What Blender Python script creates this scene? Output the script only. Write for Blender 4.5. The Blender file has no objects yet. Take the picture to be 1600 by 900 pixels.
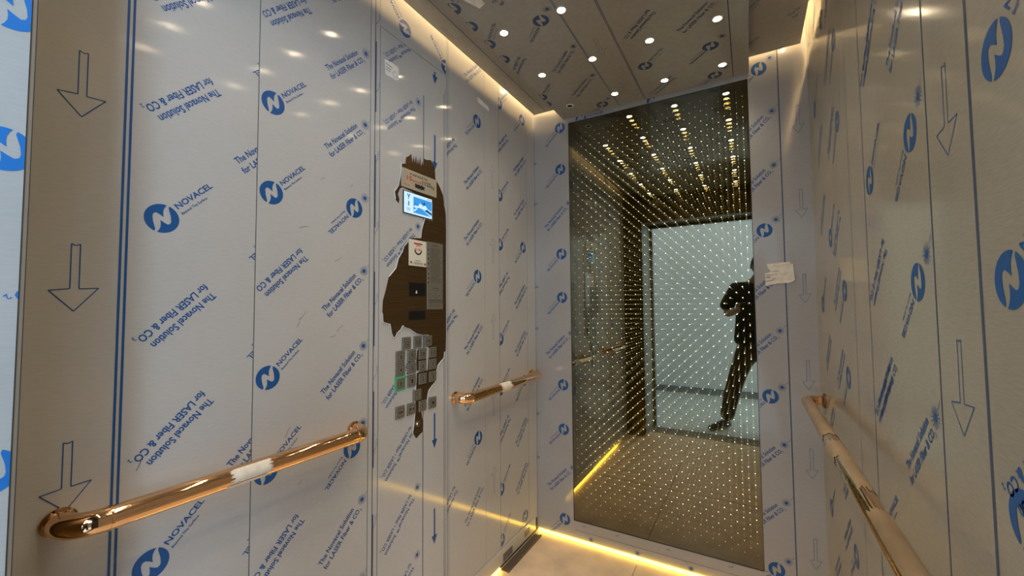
import bpy, bmesh, math, random
from mathutils import Vector, Matrix
from mathutils.geometry import tessellate_polygon
random.seed(7)
R = math.radians
SC = bpy.context.scene
COL = SC.collection

# ------------------------------------------------------------------ camera, light, exposure
CAM_Z = 1.2777
cam = bpy.data.objects.new('camera', bpy.data.cameras.new('camera')); COL.objects.link(cam)
yaw, pitch, roll = R(30.103), R(2.628), R(-0.449)
fwd = Vector((-math.sin(yaw)*math.cos(pitch), math.cos(yaw)*math.cos(pitch), math.sin(pitch)))
rt = Vector((math.cos(yaw), math.sin(yaw), 0)); up = rt.cross(fwd)
rt2 = rt*math.cos(roll) + up*math.sin(roll); up2 = -rt*math.sin(roll) + up*math.cos(roll)
cam.matrix_world = Matrix(((rt2.x, up2.x, -fwd.x, 0), (rt2.y, up2.y, -fwd.y, 0), (rt2.z, up2.z, -fwd.z, CAM_Z), (0, 0, 0, 1)))
cam.data.sensor_width = 36; cam.data.lens = 36*639.744/1600; cam.data.clip_start = 0.01
SC.camera = cam

w = bpy.data.worlds.new('overcast_daylight'); SC.world = w; w.use_nodes = True
w.node_tree.nodes['Background'].inputs[0].default_value = (0.62, 0.76, 0.86, 1)
w.node_tree.nodes['Background'].inputs[1].default_value = 0.35

def area(name, loc, target, sx, sy, power, col):
    d = bpy.data.lights.new(name, 'AREA'); d.shape = 'RECTANGLE'; d.size = sx; d.size_y = sy
    d.energy = power; d.color = col
    o = bpy.data.objects.new(name, d); COL.objects.link(o); o.location = loc
    o.rotation_euler = (Vector(target)-Vector(loc)).to_track_quat('-Z', 'Y').to_euler()
    return o
area('assumed_daylight_fill', (1.15, -2.12, 1.45), (-1.0, 0.8, 1.2), 1.3, 1.7, 150, (0.66, 0.81, 1.0))  # assumed daylight source, added to brighten the left side; no window is visible
area('landing_fill', (0, -1.3, 2.95), (0, -1.3, 0), 5.0, 1.4, 78, (0.66, 0.80, 1.0))  # added fill to brighten the landing; no such ceiling source is known

SC.view_settings.view_transform = 'Standard'; SC.view_settings.look = 'None'
SC.view_settings.exposure = 0.0; SC.view_settings.gamma = 1; SC.view_settings.use_curve_mapping = False
SPOT_E = 60.0; BEAM_W = 4.0; LED_E = 13.0; COVE_E = 130.0; DOT_E = 4.2

# ------------------------------------------------------------------ room measures (metres)
XL, XR, YB, YF = -1.0914, 0.2472, 2.15, 0.155
ZC, ZM = 2.408, 2.349            # ceiling border plate, lowered main plate
MX0, MX1, MZ0, MZ1 = -0.866, 0.020, 0.109, 2.3225   # mirror
JX = -0.915                      # door jamb

# ------------------------------------------------------------------ materials
def mat(name, base=(0.5, 0.5, 0.5), rough=0.5, metal=0.0, spec=0.5, emit=None, es=0.0, noise=None, aniso=0.0, coat=0.0, bump=None):
    m = bpy.data.materials.new(name); m.use_nodes = True
    nt = m.node_tree; b = nt.nodes['Principled BSDF']
    b.inputs['Base Color'].default_value = (*base, 1); b.inputs['Roughness'].default_value = rough
    b.inputs['Metallic'].default_value = metal; b.inputs['Specular IOR Level'].default_value = spec
    b.inputs['Anisotropic'].default_value = aniso; b.inputs['Coat Weight'].default_value = coat
    if emit: b.inputs['Emission Color'].default_value = (*emit, 1); b.inputs['Emission Strength'].default_value = es
    if noise:
        sc, amt, stretch = noise
        tc = nt.nodes.new('ShaderNodeTexCoord'); mp = nt.nodes.new('ShaderNodeMapping'); mp.inputs['Scale'].default_value = stretch
        n = nt.nodes.new('ShaderNodeTexNoise'); n.inputs['Scale'].default_value = sc; n.inputs['Detail'].default_value = 5
        nt.links.new(tc.outputs['Object'], mp.inputs[0]); nt.links.new(mp.outputs[0], n.inputs['Vector'])
        r = nt.nodes.new('ShaderNodeValToRGB')
        r.color_ramp.elements[0].position = 0.3; r.color_ramp.elements[1].position = 0.7
        r.color_ramp.elements[0].color = (*[c*(1-amt) for c in base], 1); r.color_ramp.elements[1].color = (*[min(1, c*(1+amt)) for c in base], 1)
        nt.links.new(n.outputs['Fac'], r.inputs[0]); nt.links.new(r.outputs[0], b.inputs['Base Color'])
        if bump:
            bp = nt.nodes.new('ShaderNodeBump'); bp.inputs['Strength'].default_value = bump; bp.inputs['Distance'].default_value = 0.002
            nt.links.new(n.outputs['Fac'], bp.inputs['Height']); nt.links.new(bp.outputs[0], b.inputs['Normal'])
    return m

def film(name, base, gl=.70, rough=0.10, tangent=(0, 1, 0), amt=.09):
    """brushed steel under a milky protective film: diffuse film + stretched satin gloss"""
    m = bpy.data.materials.new(name); m.use_nodes = True; nt = m.node_tree; nt.nodes.clear()
    N = nt.nodes.new; L = nt.links.new
    out = N('ShaderNodeOutputMaterial'); mx = N('ShaderNodeMixShader'); mx.inputs[0].default_value = gl
    df = N('ShaderNodeBsdfDiffuse'); g = N('ShaderNodeBsdfAnisotropic')
    g.inputs['Roughness'].default_value = rough; g.inputs['Anisotropy'].default_value = 0.45
    g.inputs['Color'].default_value = (0.95, 0.93, 0.88, 1)
    fr = N('ShaderNodeFresnel'); fr.inputs[0].default_value = 1.6; fm = N('ShaderNodeMath'); fm.operation = 'MULTIPLY'; fm.inputs[1].default_value = gl; L(fr.outputs[0], fm.inputs[0]); L(fm.outputs[0], mx.inputs[0])
    tv = N('ShaderNodeCombineXYZ')
    for i in range(3): tv.inputs[i].default_value = tangent[i]
    L(tv.outputs[0], g.inputs['Tangent'])
    tc = N('ShaderNodeTexCoord')
    # fine brushed weave + broad faint clouding + a few bubbles
    mp = N('ShaderNodeMapping'); mp.inputs['Scale'].default_value = (1.0, 1.0, 14.0)
    n1 = N('ShaderNodeTexNoise'); n1.inputs['Scale'].default_value = 45; n1.inputs['Detail'].default_value = 4
    n2 = N('ShaderNodeTexNoise'); n2.inputs['Scale'].default_value = 2.2; n2.inputs['Detail'].default_value = 3
    L(tc.outputs['Object'], mp.inputs[0]); L(mp.outputs[0], n1.inputs['Vector']); L(tc.outputs['Object'], n2.inputs['Vector'])
    ad = N('ShaderNodeMath'); ad.operation = 'ADD'; L(n1.outputs['Fac'], ad.inputs[0]); L(n2.outputs['Fac'], ad.inputs[1])
    r = N('ShaderNodeMapRange'); r.inputs['From Min'].default_value = 0.6; r.inputs['From Max'].default_value = 1.4
    r.inputs['To Min'].default_value = 1-amt; r.inputs['To Max'].default_value = 1+amt*.9; L(ad.outputs[0], r.inputs[0])
    mul = N('ShaderNodeVectorMath'); mul.operation = 'SCALE'; mul.inputs[0].default_value = base; L(r.outputs[0], mul.inputs['Scale'])
    L(mul.outputs[0], df.inputs['Color'])
    bp = N('ShaderNodeBump'); bp.inputs['Strength'].default_value = 0.012; bp.inputs['Distance'].default_value = 0.004
    L(n2.outputs['Fac'], bp.inputs['Height']); L(bp.outputs[0], g.inputs['Normal'])
    L(df.outputs[0], mx.inputs[1]); L(g.outputs[0], mx.inputs[2]); L(mx.outputs[0], out.inputs[0])
    return m

def emis(name, col, s):
    m = bpy.data.materials.new(name); m.use_nodes = True; nt = m.node_tree; nt.nodes.clear()
    o = nt.nodes.new('ShaderNodeOutputMaterial'); e = nt.nodes.new('ShaderNodeEmission')
    e.inputs[0].default_value = (*col, 1); e.inputs[1].default_value = s; nt.links.new(e.outputs[0], o.inputs[0])
    return m

def pane_mat(name, fac, tcol, gcol):
    m = bpy.data.materials.new(name); m.use_nodes = True; nt = m.node_tree; nt.nodes.clear()
    o = nt.nodes.new('ShaderNodeOutputMaterial'); mx = nt.nodes.new('ShaderNodeMixShader'); mx.inputs[0].default_value = fac
    t = nt.nodes.new('ShaderNodeBsdfTransparent'); t.inputs[0].default_value = (*tcol, 1)
    g = nt.nodes.new('ShaderNodeBsdfGlossy'); g.inputs['Color'].default_value = (*gcol, 1); g.inputs['Roughness'].default_value = 0.0
    nt.links.new(t.outputs[0], mx.inputs[1]); nt.links.new(g.outputs[0], mx.inputs[2]); nt.links.new(mx.outputs[0], o.inputs[0])
    return m

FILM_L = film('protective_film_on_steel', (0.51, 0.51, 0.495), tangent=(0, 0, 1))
FILM_R = film('shaded_protective_film_right', (0.36, 0.335, 0.28), gl=.9, rough=0.13, amt=.17)  # base darkened to put the dimmer right side into the colour
FILM_B = film('shaded_protective_film_back', (0.39, 0.39, 0.385), tangent=(1, 0, 0))  # same film, darkened so weaker light on the back wall is in the colour
FILM_C = film('shaded_protective_film_ceiling', (0.385, 0.355, 0.30), gl=.9, tangent=(1, 0, 0))  # same film as the walls, with the ceiling's shade painted into the base
FILM_J = film('protective_film_on_jamb', (0.42, 0.45, 0.455), gl=.6)
INK = mat('blue_ink', (0.006, 0.088, 0.29), 0.45)
INK_J = mat('bright_blue_ink', (0.010, 0.17, 0.55), 0.45)
INK_D = mat('dark_blue_line_ink', (0.05, 0.085, 0.17), 0.5)
GAP = mat('dark_joint', (0.03, 0.027, 0.022), 0.7)
BRONZE_P = mat('bare_bronze_steel', (0.14, 0.082, 0.035), 0.34, 0.75, noise=(30, 0.25, (0.3, 0.3, 12)))
GOLD = mat('polished_rose_gold', (0.90, 0.56, 0.31), 0.05, 1.0)
GOLD_F = mat('gold_tube_under_film', (0.38, 0.27, 0.16), 0.30, 0.35, noise=(14, 0.3, (1, 0.4, 1)), bump=0.5)
FLANGE = mat('bronze_flange', (0.20, 0.115, 0.05), 0.3, 0.7)
TAPE = mat('masking_tape', (0.80, 0.74, 0.63), 0.8, noise=(60, 0.12, (1, 1, 1)))
PAPER = mat('white_paper', (0.88, 0.86, 0.82), 0.7, noise=(30, 0.06, (1, 1, 1)))
STEEL = mat('brushed_steel', (0.46, 0.44, 0.38), 0.33, 0.8, noise=(60, 0.1, (1, 1, 8)))
STEEL_D = mat('dark_channel_metal', (0.16, 0.13, 0.10), 0.5, 0.5)
BLACK = mat('black_plastic', (0.008, 0.008, 0.008), 0.3)
TXT = mat('black_print', (0.015, 0.015, 0.015), 0.5)
RED = mat('red_print', (0.55, 0.03, 0.02), 0.5)
CREAM = mat('cream_plate', (0.74, 0.71, 0.58), 0.35)
CAPPL = mat('champagne_plate', (0.56, 0.49, 0.36), 0.35, 0.3)
GREEN = mat('green_lit_ring', (0.02, 0.30, 0.13), 0.4, emit=(0.03, 0.5, 0.2), es=0.25)
STONE = mat('beige_stone', (0.78, 0.60, 0.42), 0.42, noise=(9, 0.12, (1, 1, 1)))
DARKBR = mat('dark_bronze_front', (0.11, 0.08, 0.035), 0.35, 0.6)
LED = emis('warm_led', (1.0, 0.61, 0.055), LED_E)
LEDC = emis('warm_cove_led', (1.0, 0.68, 0.33), COVE_E)
LEDOFF = mat('unlit_lens', (0.75, 0.75, 0.7), 0.4)
SPOT = emis('warm_white_spot', (1.0, 0.80, 0.55), SPOT_E)
DOTS = [emis('light_point_%s' % n, (1.0, 0.93, 0.62), DOT_E*f) for n, f in zip(('a', 'b', 'c', 'd', 'e', 'f', 'g', 'h'), (1.0, .55, .42, .32, .24, .17, .12, .1))]  # after the first, dimming glow for the reflected points

# ------------------------------------------------------------------ mesh helpers
def link(name, me, parent=None, m=None):
    o = bpy.data.objects.new(name, me); COL.objects.link(o)
    if parent is not None: o.parent = parent; o.matrix_parent_inverse = parent.matrix_world.inverted()
    if m: me.materials.append(m)
    return o

def from_bm(name, bm, m, parent=None, smooth=False):
    me = bpy.data.meshes.new(name)
    if smooth:
        for f in bm.faces: f.smooth = True
    bm.to_mesh(me); bm.free()
    o = link(name, me, None, m)
    if parent is not None:
        o.parent = parent
        o.location = -parent.location if parent.rotation_euler.x == 0 else (0, 0, 0)
    return o

def bx(bm, x0, x1, y0, y1, z0, z1, bev=0.0):
    r = bmesh.ops.create_cube(bm, size=1)
    vs = r['verts']
    bmesh.ops.scale(bm, vec=(x1-x0, y1-y0, z1-z0), verts=vs)
    bmesh.ops.translate(bm, vec=((x0+x1)/2, (y0+y1)/2, (z0+z1)/2), verts=vs)
    if bev:
        es = list({e for v in vs for e in v.link_edges})
        bmesh.ops.bevel(bm, geom=es, offset=bev, segments=2, affect='EDGES', profile=0.5)

def box(name, m, dims, parent=None, bev=0.0):
    bm = bmesh.new(); bx(bm, *dims, bev); return from_bm(name, bm, m, parent)

def boxes(name, m, ds, parent=None, bev=0.0):
    bm = bmesh.new()
    for d in ds: bx(bm, *d, bev)
    return from_bm(name, bm, m, parent)

def tube(bm, pts, rad, seg=24, cap=True):
    """sweep a round tube along a polyline with parallel transport"""
    pts = [Vector(p) for p in pts]; rings = []; n = None
    for i, p in enumerate(pts):
        t = ((pts[min(i+1, len(pts)-1)]-p).normalized() + (p-pts[max(i-1, 0)]).normalized()).normalized()
        if n is None: n = t.orthogonal().normalized()
        n = (n - t*n.dot(t)).normalized(); b = t.cross(n)
        rr = rad[i] if isinstance(rad, (list, tuple)) else rad
        rings.append([bm.verts.new(p + (n*math.cos(2*math.pi*k/seg) + b*math.sin(2*math.pi*k/seg))*rr) for k in range(seg)])
    for a, c in zip(rings, rings[1:]):
        for k in range(seg): bm.faces.new((a[k], a[(k+1) % seg], c[(k+1) % seg], c[k]))
    if cap: bm.faces.new(rings[0][::-1]); bm.faces.new(rings[-1])

def cyl(bm, c, axis, r, h, seg=32, r2=None):
    c = Vector(c); a = Vector(axis).normalized()
    tube(bm, [c, c+a*h], [r, r if r2 is None else r2], seg)

def struct(o): o['kind'] = 'structure'; return o
def thing(name, label, cat, loc, group=None):
    o = bpy.data.objects.new(name, None); COL.objects.link(o); o.location = loc; o.empty_display_size = 0.05
    o['label'] = label; o['category'] = cat
    if group: o['group'] = group
    return o
def tag(o, label, cat, group=None):
    o['label'] = label; o['category'] = cat
    if group: o['group'] = group
    return o

# ------------------------------------------------------------------ printed marks: 2-D triangles, clipped and laid on a wall plane
_cache = {}
def text_tris(s, width=None, height=None, bold=0.012):
    """triangles of a text, left aligned at x=0, centred on y=0, scaled to cap height and/or width"""
    key = (s, width, height, bold)
    if key in _cache: return _cache[key]
    cu = bpy.data.curves.new('t', 'FONT'); cu.body = s; cu.size = 1; cu.resolution_u = 2; cu.offset = bold
    o = bpy.data.objects.new('t', cu); COL.objects.link(o)
    dg = bpy.context.evaluated_depsgraph_get(); ev = o.evaluated_get(dg); me = ev.to_mesh(); me.calc_loop_triangles()
    vs = [(v.co.x, v.co.y) for v in me.vertices]; T = [tuple(vs[i] for i in t.vertices) for t in me.loop_triangles]
    ev.to_mesh_clear(); bpy.data.objects.remove(o); bpy.data.curves.remove(cu)
    xs = [p[0] for t in T for p in t]; x0, x1 = min(xs), max(xs); cap = 0.70
    sy = (height or 1)/cap; sx = width/(x1-x0) if width else sy
    out = [tuple(((p[0]-x0)*sx, (p[1]-cap/2)*sy) for p in t) for t in T]
    _cache[key] = out; return out

def shift(T, dx, dy): return [tuple((p[0]+dx, p[1]+dy) for p in t) for t in T]
def poly_tris(P):
    tr = tessellate_polygon([[Vector((x, y, 0)) for x, y in P]])
    return [tuple(P[i] for i in t) for t in tr]
def seg_tris(a, b, wd):
    a = Vector(a); b = Vector(b); d = (b-a).normalized(); n = Vector((-d.y, d.x))*wd/2
    q = [tuple(a+n), tuple(a-n), tuple(b-n), tuple(b+n)]
    return [(q[0], q[1], q[2]), (q[0], q[2], q[3])]

def offset_poly(P, wd):
    P = [Vector(p) for p in P]; out = []
    for i, p in enumerate(P):
        d0 = (p-P[i-1]).normalized() if i else None; d1 = (P[i+1]-p).normalized() if i < len(P)-1 else None
        if d0 is None or d1 is None:
            d = d1 or d0; out.append(p + Vector((-d.y, d.x))*wd)
        else:
            n0 = Vector((-d0.y, d0.x)); n1 = Vector((-d1.y, d1.x)); m = (n0+n1).normalized(); out.append(p + m*min(wd/max(m.dot(n0), .3), abs(wd)*2.1) if wd > 0 else p + m*max(wd/max(m.dot(n0), .3), -abs(wd)*2.1))
    return out
def round_pts(P, it=2):
    for _ in range(it):
        Q = [P[0]]
        for a, b in zip(P, P[1:]):
            Q += [(a[0]*.75+b[0]*.25, a[1]*.75+b[1]*.25), (a[0]*.25+b[0]*.75, a[1]*.25+b[1]*.75)]
        P = Q + [P[-1]]
    return P
def emblem(r=0.0310):
    inner = [(-.93, -.37), (-.80, -.30), (-.52, .18), (-.28, .47), (-.12, .55), (.03, .50), (.10, .27), (.146, .016), (.30, .22), (.486, .383), (.70, .47), (.86, .50)]
    a0 = math.atan2(*inner[0][::-1]); a1 = math.atan2(*inner[-1][::-1])
    while a0 < a1: a0 += 2*math.pi
    out = []
    for sg in (1, -1):
        P = inner + [(math.cos(a1+(a0-a1)*k/26), math.sin(a1+(a0-a1)*k/26)) for k in range(27)]
        out += [tuple((p[0]*r*sg, p[1]*r*sg) for p in t) for t in poly_tris(P)]
    return out
def T_star(r=0.0165):
    T = []
    c = [(0.0062*math.cos(k*math.pi/6), 0.0062*math.sin(k*math.pi/6)) for k in range(12)]; T += poly_tris(c)
    for k in range(14):
        a = k*2*math.pi/14 + .1
        T += seg_tris((0.0065*math.cos(a), 0.0065*math.sin(a)), (r*math.cos(a), r*math.sin(a)), 0.0014)
    return T
def T_logo():
    return emblem() + shift(text_tris('NOVACEL', 0.094, 0.0125, .022), .038, .004) + shift(text_tris('Beyond The Surface', 0.067, 0.0058), .037, -.013)
def T_block(star=True):
    T = shift(text_tris('The Novacel Solution', .158, .0155, .022), .029, .010) + shift(text_tris('for LASER Fiber & CO', .166, .0155, .022), .027, -.0155) + shift(text_tris('2', .005, .008), .195, -.024)
    if star: T += shift(T_star(), .222, -.006) + seg_tris((.24, -.006), (.262, -.004), .0012)
    return T
def T_cop(star=True):
    T = shift(text_tris('The Novacel\u2122 Solution', .19, .0135, .022), .036, .010) + shift(text_tris('for LASER Fiber \u2022 LASER CO', .187, .0135, .022), .034, -.0135) + shift(text_tris('2', .005, .007), .223, -.021)
    if star: T += T_star()
    return T
def T_arrow(ln, wd=0.012, head=0.033, hl=0.042, t=0.0017):
    """outlined arrow, tail at 0,0, tip at ln along +x"""
    P = [(0, -wd/2), (0.003, 0), (0, wd/2), (ln-hl, wd/2), (ln-hl-.002, head), (ln, 0), (ln-hl+.004, -head), (ln-hl, -wd/2), (0, -wd/2)]
    T = []
    for a, b in zip(P, P[1:]): T += seg_tris(a, b, t)
    return T
def T_solid_arrow(ln):
    return seg_tris((0, 0), (ln-.03, 0), .009) + [((ln-.034, .016), (ln-.034, -.016), (ln, 0))]

def place(T, u, v, deg, s=1.0):
    c, n = math.cos(R(deg))*s, math.sin(R(deg))*s
    return [tuple((u+p[0]*c-p[1]*n, v+p[0]*n+p[1]*c) for p in t) for t in T]
def clip(T, u0, u1, v0, v1):
    out = []
    for t in T:
        xs = [p[0] for p in t]; ys = [p[1] for p in t]
        if min(xs) >= u0 and max(xs) <= u1 and min(ys) >= v0 and max(ys) <= v1: out.append(t); continue
        if max(xs) < u0 or min(xs) > u1 or max(ys) < v0 or min(ys) > v1: continue
        P = list(t)
        for ax, lim, sg in ((0, u0, 1), (0, u1, -1), (1, v0, 1), (1, v1, -1)):
            Q = []
            for i in range(len(P)):
                a, b = P[i-1], P[i]; ia = (a[ax]-lim)*sg >= 0; ib = (b[ax]-lim)*sg >= 0
                if ia != ib:
                    k = (lim-a[ax])/(b[ax]-a[ax]); Q.append((a[0]+(b[0]-a[0])*k, a[1]+(b[1]-a[1])*k))
                if ib: Q.append(b)
            P = Q
            if not P: break
        for i in range(1, len(P)-1): out.append((P[0], P[i], P[i+1]))
    return out
def lay(name, T, f, m, parent):
    """f maps (u, v) to a point on the surface"""
    me = bpy.data.meshes.new(name); vs = []; fs = []
    for t in T:
        k = len(vs); vs += [f(*p) for p in t]; fs.append((k, k+1, k+2))
    me.from_pydata(vs, [], fs); me.update()
    o = link(name, me, None, m); o.parent = parent
    return o

# ------------------------------------------------------------------ shell: floor, walls, ceiling
floor = struct(box('floor', STONE, (XL-.08, XR+.08, -0.04, YB+.03, -0.05, 0.0)))
lay('tile_joint', seg_tris((-.52, 0), (-.52, 2.1), .0025) + seg_tris((XL, 1.25), (XR, 1.25), .0025), lambda u, v: (u, v, 0.0004), GAP, floor)

E_ = 0.0005
fL = lambda u, v: (XL+E_, u, v)
fR = lambda u, v: (XR-E_, -u, v)          # u = -y
fB = lambda u, v: (u, YB-E_, v)
fM = lambda u, v: (u, -v, ZM-E_)          # v = -y
fC = lambda u, v: (u, -v, ZC-E_)

# left wall: dark backing with film-covered panels and visible joints
wall_left = struct(box('wall_left', GAP, (XL-.05, XL-.002, YF+.028, YB+.03, 0, 2.62)))
for y0, y1, z0, z1 in ((YF+.028, .5725, .0, 2.60), (.575, .9355, 0, 2.60), (.9385, .9765, 0, 2.60), (.9785, 1.3355, 2.2665, 2.60), (1.3375, 1.6235, .09, 2.60), (1.6255, 2.0605, .09, 2.60), (2.0620, 2.15, .075, 2.60)):
    box('steel_panel', FILM_L, (XL-.004, XL, y0, y1, z0, z1), wall_left)
baseboard = struct(boxes('baseboard_left', FILM_L, [(XL-.002, XL+.006, 1.20, 2.12, .018, .088)]))
boxes('dark_channel', STEEL_D, [(XL+.008, XL+.052, 1.74, 2.10, 0.0, .004), (XL+.046, XL+.052, 1.74, 2.10, 0.0, .012)], baseboard)

BLK, LG, CP = T_block(), T_logo(), T_cop()
BLK0 = T_block(False)
P = []
A = (.1855, .5720, 0, 2.6)
for z in (1.828+.4886, 1.828+.2443, 1.828, 1.3395, 1.095): P += clip(place(BLK0, .496, z, 225), *A)
P += clip(place(BLK0, .496, .606, 225), *A); P += clip(place(BLK0, .496, .362, 225), *A)
for z in (1.474, .749): P += clip(place(LG, .379, z, 45), *A)
for z in (1.615, .875): P += clip(place(BLK0, .5085, z, 45), *A)
for z in (1.979, 1.498, 1.249, .769, 2.22): P += clip(place(LG, .652, z, 225), *A)
for z1, z0 in ((1.773, 1.646), (1.402, 1.276), (1.036, .912), (2.14, 2.01), (.67, .545)): P += place(T_arrow(z1-z0), .251, z1, 270)
Bp = (.5765, .9345, 0, 2.6)
for z in (2.181, 1.451, .720): P += clip(place(BLK0, .728, z, 225), *Bp)
for z in (1.830, 1.586, 1.098, .857, .366): P += clip(place(LG, .611, z, 45), *Bp)
for k in range(9):
    z = 1.979 - .2443*k + .2443
    if k in (3, 6): P += clip(place(T_star(), .916, z+.150, 0), *Bp)
    else: P += clip(place(BLK, .754, z, 45), *Bp)
for z in (1.599, .840): P += clip(place(LG, .875, z, 225), *Bp)
for k in range(9):
    z = 2.294 - .2443*k
    P += clip(place(T_star(), .983, z, 0), .94, .975, 0, 2.6) + seg_tris((.971, z-.012), (.956, z-.036), .0015)
Hd = (.981, 1.334, 2.269, 2.55)
P += clip(place(LG, 1.095, 2.326, 137), *Hd) + clip(place(LG, 1.335, 2.300, 137), *Hd)
Cp = (1.340, 1.622, .09, 2.55)
for z in (2.156, 1.420, .680): P += clip(place(LG, 1.564, z, 225), *Cp)
for z in (2.301, 1.804, 1.549, 1.062, .815, .318): P += clip(place(BLK0, 1.449, z, 45), *Cp)
for z in (2.017, 1.275, .536): P += clip(place(BLK0, 1.421, z, 225), *Cp)
for z in (2.27, 1.70, 1.53, .95, .80): P += clip(place(LG, 1.492, z+.03, 225), 1.340, 1.40, .09, 2.55)
Dp = (1.757, 2.058, .09, 2.55)
for z in (2.330, 1.848, 1.595, 1.115, .864, .374, .13): P += clip(place(LG, 1.760, z, 45), *Dp)
for z in (2.338, 1.609, .870, .139): P += clip(place(LG, 2.008, z, 225), *Dp)
for z in (2.198, 1.465, .728): P += clip(place(BLK0, 1.868, z, 225), *Dp)
for z in (1.990, 1.746, 1.262, 1.004, .526, .281): P += clip(place(BLK0, 1.896, z, 45), *Dp)
for z0, z1 in ((1.865, 2.10), (1.495, 1.62), (1.12, 1.245), (.75, .875), (.386, .503)): P += place(T_arrow(.122, .009, .022, .034, .0011), 1.695, z0, 90)
P += seg_tris((1.77, .045), (1.85, .052), .03) [:0]
lay('printed_marks', P, fL, INK, wall_left)
sr = random.Random(5); P = []
for y, z in ((.696, 1.247), (.688, 1.225), (.792, 1.19), (.815, 1.205), (.755, 1.66), (.86, 1.665), (.805, 1.42), (.69, 1.505), (.90, 1.39), (.70, .79), (.66, .93), (.35, .95), (1.50, 1.12), (1.47, 1.13), (1.51, .62)):
    a = sr.uniform(.2, 1.2); l = sr.uniform(.008, .022); b = a+sr.uniform(-.6, .6)
    m_ = (y+l*math.cos(a), z+l*math.sin(a)); P += seg_tris((y, z), m_, .0012) + seg_tris(m_, (m_[0]+l*.5*math.cos(b), m_[1]+l*.5*math.sin(b)), .0009)
lay('scratches', P, fL, mat('scuff', (.10, .10, .10), .6), wall_left)
P = seg_tris((.3135, 0), (.3135, 2.6), .0042) + seg_tris((.3225, 0), (.3225, 2.6), .0042)
lay('printed_double_line', P, fL, INK, wall_left)
P = []
for y, wd in ((.9555, .003), (1.3435, .002), (1.352, .0012), (1.7545, .002), (2.053, .001)): P += seg_tris((y, .09), (y, 2.55), wd)
for k in range(6): P += seg_tris((.9585, 2.2-.4*k), (.9585, 1.95-.4*k), .005)
lay('printed_lines', P, fL, INK_D, wall_left)

# right wall
wall_right = struct(box('wall_right', GAP, (XR+.001, XR+.05, -.20, YB+.03, 0, 2.62)))
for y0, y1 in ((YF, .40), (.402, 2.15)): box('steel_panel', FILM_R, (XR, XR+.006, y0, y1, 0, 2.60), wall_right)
sR = .258; kR = 1.056
P = []
Rp = (-2.14, -.42, .02, 2.55)
for k in range(-3, 6):
    z = 1.615 - sR*k
    P += place(T_star(.0175), -.897, z, 0, kR) + seg_tris((-.885, z+.016), (-.874, z+.03), .0013)
    if k % 3 != 2 and k != 0 and k != 1: pass
for z in (2.345, 2.087, 1.571, 1.314, .797, .54): P += clip(place(LG, -.943, z, 225, kR), -1.27, -.87, 0, 2.5)
for z in (1.829, 1.056+.0, .28): P += clip(place(BLK0, -1.065, z-.114, 45, kR), -1.27, -.87, 0, 2.5)
for z in (2.20, 1.935, 1.421, 1.156, .65, .39): P += clip(place(BLK0, -1.100, z, 225, kR), -1.27, -.87, 0, 2.5)
for z in (2.335, 1.561, .787): P += clip(place(LG, -1.218, z, 45, kR), -1.27, -.87, 0, 2.5)
for z in (1.796, 2.054, 1.022, 1.28-.0+.9): P += clip(place(BLK0, -1.246, z, 45, kR), -1.40, -.87, 0, 2.5)
for z in (2.077, 1.819, 1.561, 1.303, 1.045, .787): P += clip(place(LG, -.659, z, 45, kR), -.722, -.42, 0, 2.5) if round((z-1.303)/.258) % 3 != 3 else []
for z in (1.196+.0, .94, 2.2): P += clip(place(BLK0, -.535, z, 225, kR), -.722, -.42, 0, 2.5)
for z in (2.005, 1.616, 1.228, .84, .452): P += place(T_arrow(.131, .012, .035, .044, .0015), -.797, z, 270)
for k in range(9):
    z = 2.35-.258*k
    P += clip(place(LG if k % 3 else BLK0, -1.56, z, 225, kR), -2.1, -1.29, 0, 2.5)
    P += clip(place(BLK0 if k % 3 else LG, -1.76, z-.07, 45, kR), -2.1, -1.29, 0, 2.5)
    P += clip(place(BLK0 if k % 3 != 1 else LG, -1.99, z-.04, 45, kR), -2.14, -1.29, 0, 2.5)
lay('printed_marks', P, fR, INK, wall_right)
P = []
for y, wd in ((.868, .0035), (.7275, .0022), (.7235, .0022), (1.269, .003), (1.43, .002), (2.06, .002)): P += seg_tris((-y, 0), (-y, 2.5), wd)
lay('printed_lines', P, fR, INK_D, wall_right)

# back wall: frame of steel around the mirror opening
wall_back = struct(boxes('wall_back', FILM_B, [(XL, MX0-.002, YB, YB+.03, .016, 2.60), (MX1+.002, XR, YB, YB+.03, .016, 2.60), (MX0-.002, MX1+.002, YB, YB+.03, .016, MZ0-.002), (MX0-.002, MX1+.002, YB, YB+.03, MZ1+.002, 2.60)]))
P = []
S1 = (XL+.002, MX0-.004, .02, 2.6); S2 = (MX1+.004, XR-.001, .02, 2.6)
for z in (2.307, 2.064, 1.576, 1.328, .838, .592, .103): P += clip(place(LG, -.919, z, 225), *S1)
for z in (1.710, .975, .238): P += clip(place(BLK, -1.034, z, 45), *S1)
for z in (2.162, 1.920, 1.428, 1.185, .695, .447): P += clip(place(BLK0, -1.060, z, 225), *S1)
for z in (2.356, 1.612, .874, .132): P += clip(place(LG, .067, z, 225), *S2)
for k in range(10):
    z = 2.395 - .2463*k
    if k % 3: P += clip(place(BLK, -.050, z-.153, 45), *S2)
    else: P += place(T_star(), .111, z, 0) + seg_tris((.124, z+.013), (.138, z+.026), .0013)
for z in (2.152, 1.779, 1.410, 1.041, .670, .300): P += place(T_arrow(.125, .0105, .021, .036, .0012), .2065, z, 270)
for x in (-.77, -.527, -.278, -.03): P += place(T_star(.014), x, .031, 0) + seg_tris((x-.014, .045), (x-.03, .062), .0012)
for x in (-.8, -.62, -.37, -.1): P += place(T_arrow(.02, .004, .005, .008, .001), x, .094, 200)
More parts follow.
